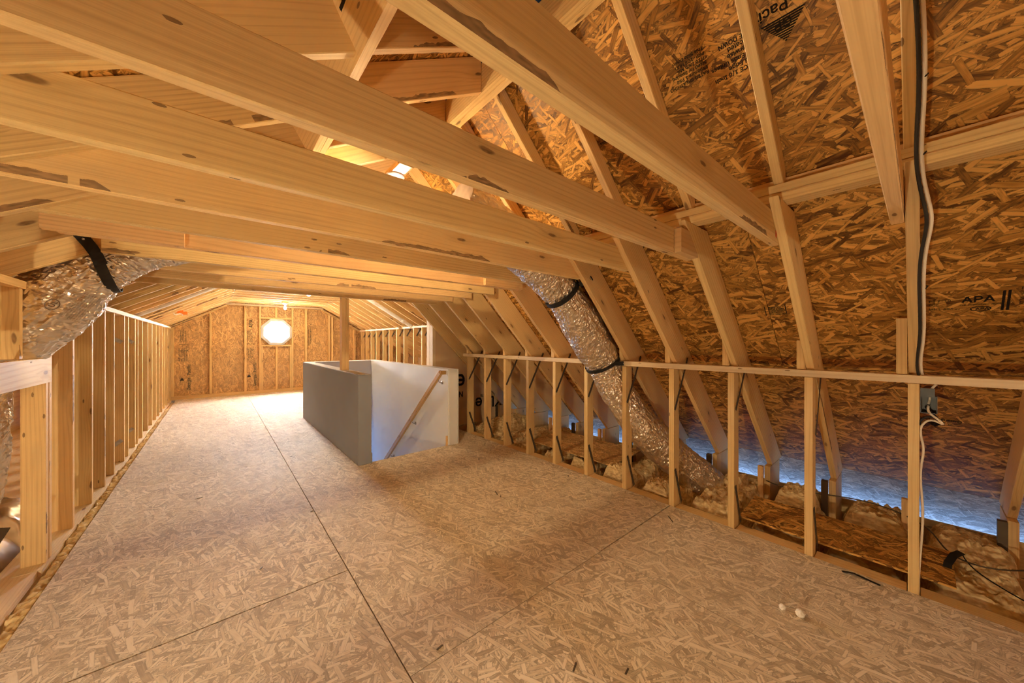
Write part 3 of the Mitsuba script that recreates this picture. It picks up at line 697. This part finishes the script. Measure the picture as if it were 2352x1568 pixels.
# ------------------------------------------------------------------ insulation and loose boards behind the knee walls
def lumpy(x0, x1, y0, y1, zb, zt, seed, amp=.06, nx=46, ny=22, fine=.02):
    xs, ys = np.linspace(0, 1, nx), np.linspace(0, 1, ny)
    a, b = np.meshgrid(xs, ys, indexing='ij')
    edge = np.minimum(1, np.minimum(a, 1-a)*9)**.5*np.minimum(1, np.minimum(b, 1-b)*6)**.5
    px, py = x0+a*(x1-x0), y0+b*(y1-y0)
    q = np.stack([px*5, py*5, np.zeros_like(px)], -1)
    h = (meshkit.fbm(q, 3, seed)-.5)*2*amp + (meshkit.fbm(q*9, 3, seed+3)-.5)*2*fine
    z = zb+(zt-zb+h)*np.maximum(edge, .02)
    wob = (meshkit.fbm(q*3+7, 2, seed+5)-.5)*.03
    V = np.vstack([np.stack([px+wob, py+wob, z], -1).reshape(-1, 3), np.stack([px, py, np.full_like(px, zb)], -1).reshape(-1, 3)])
    i, j = np.meshgrid(np.arange(nx-1), np.arange(ny-1), indexing='ij')
    qd = np.stack([i*ny+j, (i+1)*ny+j, (i+1)*ny+j+1, i*ny+j+1], -1).reshape(-1, 4); o = nx*ny
    F = [np.vstack([qd[:, [0, 1, 2]], qd[:, [0, 2, 3]]]), np.vstack([qd[:, [0, 2, 1]], qd[:, [0, 3, 2]]])+o]
    ring_ = [k*ny for k in range(nx)] + [(nx-1)*ny+k for k in range(1, ny)] + [k*ny+ny-1 for k in range(nx-2, -1, -1)] + [k for k in range(ny-2, 0, -1)]
    for a_, b_ in zip(ring_, ring_[1:]+ring_[:1]): F.append(np.array([[a_, a_+o, b_+o], [a_, b_+o, b_]]))
    return trimesh.Trimesh(V, np.vstack(F), process=False)
ORD = ['first','second','third','fourth','fifth','sixth','seventh','eighth','ninth','tenth','eleventh','twelfth']
for k in range(-1, 11):
    y0, y1 = SP*k+.025, SP*(k+1)-.005
    key = newkey('insulation_batt')
    scene[key] = mikit.ply(lumpy(2.775, 3.82, y0, min(y1, YD-.02), -.24, -.015+.02*(k % 3), 20+k, .045, 150, 60, .024), 'mat_insulation', True)
    lab(key, 'tan insulation batt in the '+ORD[k+1]+' bay from the right behind the right studs', 'insulation', 'insulation batts behind the right knee wall')
for x, y, sx_, sy_, sz_, where in ((3.47, 1.06, .30, .18, .12, 'below the end of the right duct'), (3.12, 2.62, .40, .3, .12, 'behind the seventh stud from the right'), (2.93, 1.83, .20, .28, .13, 'just left of the right duct, behind its sixth stud'), (2.90, 1.45, .2, .22, .10, 'by the fourth stud from the right'),
        (3.5, .62, .30, .26, .15, 'at the eave between second and third studs from right'), (3.55, .20, .34, .30, .13, 'at the eave between the two nearest right studs'), (3.4, 3.05, .5, .3, .14, 'behind the eighth stud from the right'), (3.35, 3.95, .6, .4, .2, 'heaped at the foot of the printed cheek wall'), (3.5, -.20, .34, .30, .12, 'at the eave at the right edge')):
    key = newkey('insulation_clump')
    scene[key] = mikit.ply(lumpy(x-sx_/2, x+sx_/2, y-sy_/2, y+sy_/2, -.03, -.03+sz_*.85, 70+int(x*10+y*7), .030, 90, 70, .028), 'mat_insulation', True)
    lab(key, 'torn tan insulation clump '+where, 'insulation', 'insulation clumps by the right eave')
key = thing('loose_board', 'loose strand board strip lying on insulation before the daylit eave', 'board')
bd = prism(sbox(-.44, 0, .50, .36), (2.80, .32, .03), Y, np.array([1, 0, .10])/math.hypot(1, .10), np.array([-.10, 0, 1])/math.hypot(1, .10), 0, .012, (1, 0), 0)
put(key+'__sheet', bd, 'mat_osb_roof')
key = thing('loose_board', 'loose strand board sheet lying on insulation behind the middle studs', 'board')
put(key+'__sheet', prism(sbox(-.55, 0, .55, .55), (2.86, 2.45, .075), Y, np.array([1, 0, .05]), np.array([-.05, 0, 1]), 0, .012, (1, 0), 0), 'mat_osb_wall')
# left side, behind the hatch
for i in range(4):
    y0 = 2.3+i*.55
    key = newkey('foil_batt')
    scene[key] = mikit.ply(lumpy(-2.3, -.95, y0, y0+.52, -.24, .05+.04*(i % 2), 90+i, .05, 40, 30, .012), 'mat_foil', 25)
    lab(key, 'silver foil faced batt behind the left knee wall, '+ORD[i]+' from the hatch', 'insulation', 'foil faced batts behind the left knee wall')
t = thing('strap_tie', 'perforated steel strap leaning behind the first left stud', 'strap')
put(t+'__band', strap('', '', [(-.98, 3.02, -.02), (-.93, 3.10, .10), (-.87, 3.20, .26)], .05, (1, -.4, 0), th=.002), 'mat_dark_steel')
# insulation showing in the slot between floor and sole plate
def slot(y0, y1, seed):
    return lumpy(-.733, -.671, y0, y1, -.06, -.020, seed, .022, 10, int((y1-y0)/.012)+4, .020)
key = newkey('insulation_strip'); scene[key] = mikit.ply(slot(1.0, 10.4, 5), 'mat_insulation', True)
lab(key, 'tan insulation tufts filling the gap between floor and left sole plate', 'insulation', None, 'stuff')

# white tufts and scraps on the floor
for lbl, x, y, s in (('white insulation tuft on the right floor, farther of the two', 1.90, .565, .018), ('white insulation tuft on the right floor, nearer of the two', 1.955, .44, .024)):
    pass
def proj_floor(u, v, z=0.0):
    a, b = (u-1176)/F_PX, (782-v)/F_PX
    d = np.array([SA+a*CA, CA-a*SA, b]); return d*((z-H)/d[2])+[0, 0, H]
tuft = trimesh.creation.icosphere(3, 1.0)
for lbl, (x, y), s in (('white insulation tuft on the right floor, the smaller one farther left', (2.034, .419), .013), ('white insulation tuft on the right floor, the larger one farther right', (2.042, .355), .017)):
    tv = tuft.copy(); v = np.array(tv.vertices)
    v = v*(1+.9*(meshkit.fbm(v*2.2+x*9, 3, 2)-.5)[:, None])*[s*1.3, s, s*.8]; v[:, 2] -= v[:, 2].min()
    tv.vertices = v+[x, y, -.001]
    key = newkey('insulation_tuft'); scene[key] = mikit.ply(tv, 'mat_fluff', True); lab(key, lbl, 'insulation')

# ------------------------------------------------------------------ cables and the switch box at the near right
t = thing('electrical_cable', 'white and black cables running down beside the nearest steep rafter', 'cable')
wp = [(1.30, .016, 2.485), (1.546, -.006, 2.25), (1.75, -.010, 2.05), (1.90, -.006, 1.90), (2.00, -.020, 1.80), (2.06, -.030, 1.735), (2.15, -.020, 1.645), (2.28, -.012, 1.515), (2.42, -.014, 1.38), (2.53, -.012, 1.27), (2.60, -.006, 1.19), (2.69, -.010, 1.10)]
put(t+'__white_sheath', tube(spline(wp, 120), .0055, 10), 'mat_cable_white', True)
wp2 = [(a-.004, b+.012, c-.004) for a, b, c in wp]
put(t+'__black_sheath', tube(spline(wp2, 110), .0055, 10), 'mat_cable_black', True)
for x, z, y in ((1.70, 2.105, -.012), (1.88, 1.925, -.010), (2.30, 1.50, -.018)):
    put(t+'__staple', tube([(x-.012, y, z-.012), (x, y-.006, z), (x+.014, y, z+.002)], .0022, 6), 'mat_black')
t = thing('switch_box', 'open dark switch box fixed to the nearest right stud', 'switch box')
bx0, bx1, by0, by1, bz0, bz1 = 2.70, 2.765, -.058, -.003, .905, .99
shell = [boxm(bx0, bx1, by0, by0+.003, bz0, bz1, 'z', 0), boxm(bx0, bx1, by1-.003, by1, bz0, bz1, 'z', 0), boxm(bx0, bx1, by0, by1, bz0, bz0+.003, 'z', 0), boxm(bx0, bx1, by0, by1, bz1-.003, bz1, 'z', 0), boxm(bx1-.003, bx1, by0, by1, bz0, bz1, 'z', 0)]
put(t+'__shell', join(shell), 'mat_box')
put(t+'__bracket', boxm(2.70, 2.704, -.05, -.003, .99, 1.03, 'z', 0), 'mat_box')
put(t+'__white_wire', tube(spline([(2.72, -.055, 1.05), (2.72, -.038, 1.02), (2.74, -.035, .99), (2.73, -.03, .95)], 24), .005, 8), 'mat_cable_white', True)
put(t+'__white_wire', tube(spline([(2.73, -.03, .94), (2.70, -.04, .90), (2.69, -.07, .87), (2.69, -.075, .862), (2.70, -.05, .872), (2.71, -.02, .86), (2.715, -.006, .83), (2.715, -.012, .74), (2.715, -.005, .62), (2.715, -.010, .45), (2.715, -.004, .2), (2.72, -.004, -.1)], 120), .005, 8), 'mat_cable_white', True)
put(t+'__black_wire', tube(spline([(2.74, -.025, .93), (2.715, -.05, .895), (2.70, -.066, .872), (2.705, -.050, .885), (2.715, -.012, .875), (2.72, -.003, .84)], 50), .005, 8), 'mat_cable_black', True)

# ------------------------------------------------------------------ lettering
def text_on(key, text, height, origin, ex, ey, mat='mat_ink', bold=True, depth=.0006, center=False, mirror=False):
    m = meshkit.text_mesh(text, height, depth, bold); v = np.array(m.vertices)
    if center: v[:, 0] -= v[:, 0].max()/2
    ex, ey = np.asarray(ex, float), np.asarray(ey, float); ez = np.cross(ex, ey)
    m = trimesh.Trimesh(np.asarray(origin, float)+v[:, :1]*ex+v[:, 1:2]*ey+v[:, 2:]*ez, m.faces, process=False)
    return m
def stamp(key, meshes): 
    k = put(key, trimesh.util.concatenate(meshes), 'mat_ink'); return k
def ring_mesh(rx, ry, w, origin, ex, ey, depth=.0006, n=40):
    a = np.linspace(0, 2*np.pi, n)
    P = Polygon(np.c_[rx*np.cos(a), ry*np.sin(a)]).difference(Polygon(np.c_[(rx-w)*np.cos(a), (ry-w)*np.sin(a)]))
    v, f, _ = prism(P, origin, ex, ey, np.cross(ex, ey), 0, depth, (1, 0), 0); return trimesh.Trimesh(v, f, process=False)
def flat(P, origin, ex, ey, depth=.0006):
    v, f, _ = prism(P, origin, ex, ey, np.cross(ex, ey), 0, depth, (1, 0), 0); return trimesh.Trimesh(v, f, process=False)
# right slope: seen from inside, reading direction -y (to the right in the photo) and up the slope
UPS = np.array([-r2, 0, r2]); RGT = -Y
def rs(x, y): return np.array([x, y, KT-x])+np.array([-r2, 0, -r2])*.0008   # just inside the sheathing
ms = [text_on('', 'APA', .034, rs(2.682, -.128), RGT, UPS)]
ms += [text_on('', 'THE ENGINEERED WOOD', .007, rs(2.696, -.125), RGT, UPS, bold=False), ring_mesh(.030, .016, .004, rs(2.712, -.185), RGT, UPS), text_on('', 'APA', .014, rs(2.717, -.170), RGT, UPS)]
ms += [flat(sbox(0, 0, .008, .115), rs(2.722, -.240), RGT, UPS), flat(sbox(.014, 0, .022, .115), rs(2.722, -.240), RGT, UPS)]
for i, s_ in enumerate(('RATED SHEATHING', '24/16   7/16 INCH', 'SIZED FOR SPACING', 'EXPOSURE 1')):
    ms.append(text_on('', s_, .014, rs(2.640+.020*i, -.285), RGT, UPS, bold=False))
for i, s_ in enumerate(('PS 2-10', '000', 'MILL 484')):
    ms.append(text_on('', s_, .012, rs(2.675+.018*i, -.030), RGT, UPS, bold=False))
stamp('ceiling__printed_stamp', ms)
# upside down maker's mark near the top edge of the photo, and below by the switch box
def gp_mark(x, y, h, ex, ey, word='Georgia-Pacific', tri_off=3.0):
    ms = [text_on('', word, h, rs(x, y), ex, ey)]
    tri = Polygon([(0, 0), (h*4.2, 0), (h*2.1, h*2.6)])
    o = rs(x, y)+ex*h*tri_off+ey*h*1.5
    strp = [tri.intersection(sbox(0, a*h, 9, a*h+h*.16)) for a in np.arange(0, 2.6, .24)]
    for s_ in strp:
        if not s_.is_empty: ms.append(flat(s_, o, ex, ey))
    ms.append(text_on('', 'GP', h*.9, o+ex*h*1.3+ey*h*.3, ex, ey, bold=True))
    return ms
stamp('ceiling__printed_stamp', gp_mark(1.598, .115, .033, Y, -UPS, tri_off=4.6))
stamp('ceiling__printed_stamp', gp_mark(3.335, -.165, .020, Y, -UPS, 'Georgia-Pacific'))
def textblock(x, y, h, lines, ex, ey, step=1.45):
    return [text_on('', s_, h, rs(x, y)-ey*h*step*i, ex, ey, bold=True) for i, s_ in enumerate(lines)]
stamp('ceiling__printed_stamp', textblock(1.70, .425, .016, ['SPACE 1/8 Inch', 'at all Edge', 'and Ends Unless', 'Otherwise', 'Indicated', 'SIDE DOWN'], Y, -UPS))
stamp('ceiling__printed_stamp', textblock(1.66, .605, .013, ['RATED SHEATHING', 'Exposure 1 PS2', 'Sized for Spacing', '7/16 Inch Mill', 'PRP-108 HUD', 'This Side Down'], Y, -UPS))
stamp('ceiling__printed_stamp', textblock(1.72, 1.03, .013, ['EXPOSURE 1', 'SIZED FOR SPACING', 'THICKNESS 0.418', 'PS 2-10', 'INCH MARK'], Y, -UPS))
stamp('ceiling__printed_stamp', textblock(2.655, .62, .010, ['MARK ON', 'EDGES AND', 'ENDS SPACE', '1/8 INCH', 'ALL AROUND'], RGT, UPS)+[flat(sbox(-.02, -.06, -.016, .016), rs(2.655, .62), RGT, UPS), flat(sbox(.085, -.05, .089, .02), rs(2.655, .62), RGT, UPS)])
stamp('ceiling__printed_stamp', textblock(2.655, 1.00, .010, ['MARK ON', 'EDGES AND', 'ENDS SPACE', '1/8 INCH'], RGT, UPS))
stamp('ceiling__printed_stamp', textblock(3.02, .70, .012, ['|  7/16 RATED SHEATHING  |', '24/16 EXPOSURE 1'], Y, -UPS))
# small stamp on the short pieces between purlin and ridge
zz = lambda x, y: np.array([x, y, zl(x)+DT-.0012])
LUP = np.array([c30, 0, s30])
stamp('ceiling__printed_stamp', [text_on('', s_, .014, zz(.60-.018*i, 1.50), -Y, LUP, bold=True) for i, s_ in enumerate(('SIDE DOWN', 'SPACE 1/8 INCH', 'ALL EDGES', 'AND ENDS'))])
# dark grade stamps on the tilted purlin
pf = lambda a, y: np.array([.365-s30*a, y, 2.215+c30*a])-np.array([c30, 0, s30])*.0008
stamp('ceiling__printed_stamp', [flat(sbox(0, 0, .10, .012), pf(.12, 1.20), -Y, np.array([-s30, 0, c30])), flat(sbox(.12, 0, .20, .014), pf(.12, 1.20), -Y, np.array([-s30, 0, c30]))])
k = put('ceiling__red_mark', join([(lambda m: (np.array(m.vertices), np.array(m.faces), np.zeros((len(m.vertices), 2))))(flat(Polygon([(0, 0), (.035, .0), (.03, .10), (-.01, .10)]), (.30, SP*4-.0008, zl(.30)+.01), X, Z))]), 'mat_red'); lab(k, 'red crayon mark')
k = put('ceiling__red_mark', join([(lambda m: (np.array(m.vertices), np.array(m.faces), np.zeros((len(m.vertices), 2))))(flat(Polygon([(0, .01), (.012, 0), (.02, .03), (.016, .05), (.008, .09), (.004, .04)]), (2.025, SP*1+.0375, 1.755), X, Z))]), 'mat_red'); lab(k, 'red crayon mark')
# back gable: vertical print, reading upwards
yb = YF+.089-.0008
EXb, EYb = Z, -X
def gblock(x, z, items):
    ms = []
    for s_, h, dx, dz, bold in items: ms.append(text_on('', s_, h, (x+dx, yb, z+dz), EXb, EYb, bold=bold))
    return ms
def gtri(x, z, h): return flat(Polygon([(0, 0), (h, 0), (h/2, h*.8)]), (x, yb, z), X, Z)
for x0 in (-.52, .66):
    its = [('Georgia-Pacific', .055, 0, .18, True)]
    for i, s_ in enumerate(('RATED SHEATHING', '24/16  7/16 INCH', 'SIZED FOR SPACING', 'EXPOSURE 1  PS 2-10')): its.append((s_, .022, -.17+.04*i, .82, True))
    for i, s_ in enumerate(('THICKNESS 0.418', 'SPACE 1/8 INCH ALL', 'EDGES AND ENDS')): its.append((s_, .020, -.15+.04*i, 1.26, True))
    if x0 > 0: its.append(('APA', .07, -.07, 1.60, True))
    ms = gblock(x0+.08, 0, its)+[gtri(x0-.10, .40, .085), flat(sbox(0, 0, .14, .008), (x0-.10, yb, 1.06), X, Z), flat(sbox(0, 0, .14, .008), (x0-.10, yb, 1.20), X, Z)]
    stamp('wall_back__printed_stamp', ms)
stamp('wall_back__printed_stamp', gblock(1.93, 0, [('RATED SHEATHING 24/16', .03, 0, 1.2, True), ('EXPOSURE 1 SPACE 1/8 INCH', .022, -.05, 1.15, True)]))
# house wrap print on the cheek wall, upside down
yc = YD-.0008
def wrap_text(s_, h, x, z): return text_on('', s_, h, (x, yc, z), -X, -Z, bold=True)
stamp('wall_cheek__printed_wrap', [wrap_text('Kli', .17, 3.64, .37), wrap_text('e', .17, 3.24, .37), wrap_text('BARRIER', .036, 3.66, .42), wrap_text('TE', .036, 3.26, .42), wrap_text('e', .22, 2.92, .76), wrap_text('N', .08, 2.88, .50)])

# ------------------------------------------------------------------ scraps at the near right
t = thing('strap_scrap', 'short black strap scrap sticking up from insulation at the near right', 'strap')
put(t+'__band', strap('', '', [(2.93, -.09, .03), (2.99, -.10, .075), (3.06, -.122, .10), (3.13, -.15, .10)], .03, (.5, 1, .3), th=.003), 'mat_black')
t = thing('strap_scrap', 'thin black strap scrap lying along the right floor edge', 'strap')
put(t+'__band', strap('', '', [(2.610, .275, .006), (2.626, .232, .010), (2.625, .182, .004), (2.614, .131, .003)], .014, (1, .1, 0), th=.002), 'mat_black')
t = thing('loose_wire', 'thin dark wire trailing from the strap scrap over the insulation', 'wire')
put(t+'__strand', tube(spline([(3.13, -.15, .10), (3.09, -.17, .07), (2.98, -.24, .05), (2.88, -.318, .05), (2.80, -.40, .05)], 40), .003, 6), 'mat_black', True)
t = thing('loose_wire', 'thin tan wire lying on the insulation along the eave', 'wire')
put(t+'__strand', tube(spline([(3.55, .85, .09), (3.50, .52, .10), (3.56, .20, .11), (3.42, -.03, .085), (3.22, -.10, .06), (3.1, -.16, .07), (3.25, -.40, .08)], 70), .004, 6), 'mat_dark_steel', True)
# dark slivers and nail heads on the floor
for i, (u, v, a, ln) in enumerate(((457, 1142, .1, .05), (1140, 1130, 1.2, .07), (668, 1046, .4, .025), (1150, 1138, .9, .04), (1305, 1092, .6, .05), (1100, 1053, 1.0, .05), (1540, 1190, .8, .09), (600, 1303, 1.0, .02), (1320, 1530, .4, .04), (1440, 1540, .2, .03), (1010, 1485, .2, .03), (716, 1172, .5, .02))):
    x, y, _ = proj_floor(u, v)
    key = newkey('wood_sliver')
    m = trimesh.creation.box((ln, .006, .003)); m.apply_transform(trimesh.transformations.rotation_matrix(a, [0, 0, 1])); m.apply_translation((x, y, .0017))
    scene[key] = mikit.ply(m, 'mat_dark_steel'); lab(key, 'tiny dark wood sliver lying on the strand board floor', 'sliver', 'dark slivers on the floor')

# certification mark and small print on the foil of the left duct
def wrap_on_duct(m, c, t, n, R):
    t = np.asarray(t, float)/np.linalg.norm(t); n = np.asarray(n, float); n = n-t*(n @ t); n /= np.linalg.norm(n); b = np.cross(n, t)
    v = np.array(m.vertices); a = v[:, 1]/R; r = R+v[:, 2]
    m = m.copy(); m.vertices = np.asarray(c)+v[:, :1]*t+r[:, None]*(np.cos(a)[:, None]*n+np.sin(a)[:, None]*b); return m
O3 = np.zeros(3)
i0 = nearest(cL, (-.67, 3.08, 1.49)); ax = cL[i0-3]-cL[i0+3]; nn_ = np.array([0, 0, H])-cL[i0]
pm = [ring_mesh(.030, .024, .0035, O3, X, Y), moved(text_on('', 'UL', .020, O3, X, Y), (-.014, -.010, 0)), moved(text_on('', 'LISTED', .007, O3, X, Y, bold=False), (.036, .004, 0)), moved(text_on('', 'AIR DUCT', .007, O3, X, Y, bold=False), (.036, -.008, 0))]
for i in range(7): pm.append(moved(text_on('', 'R-8.0 FLEXIBLE AIR DUCT CLASS 1 UL 181', .0055, O3, X, Y, bold=False), (-.04, -.060-.011*i, 0)))
put(kL+'__printed_mark', trimesh.util.concatenate([wrap_on_duct(m, cL[i0], ax, nn_, rL[i0]+.004) for m in pm]), 'mat_foil_print')
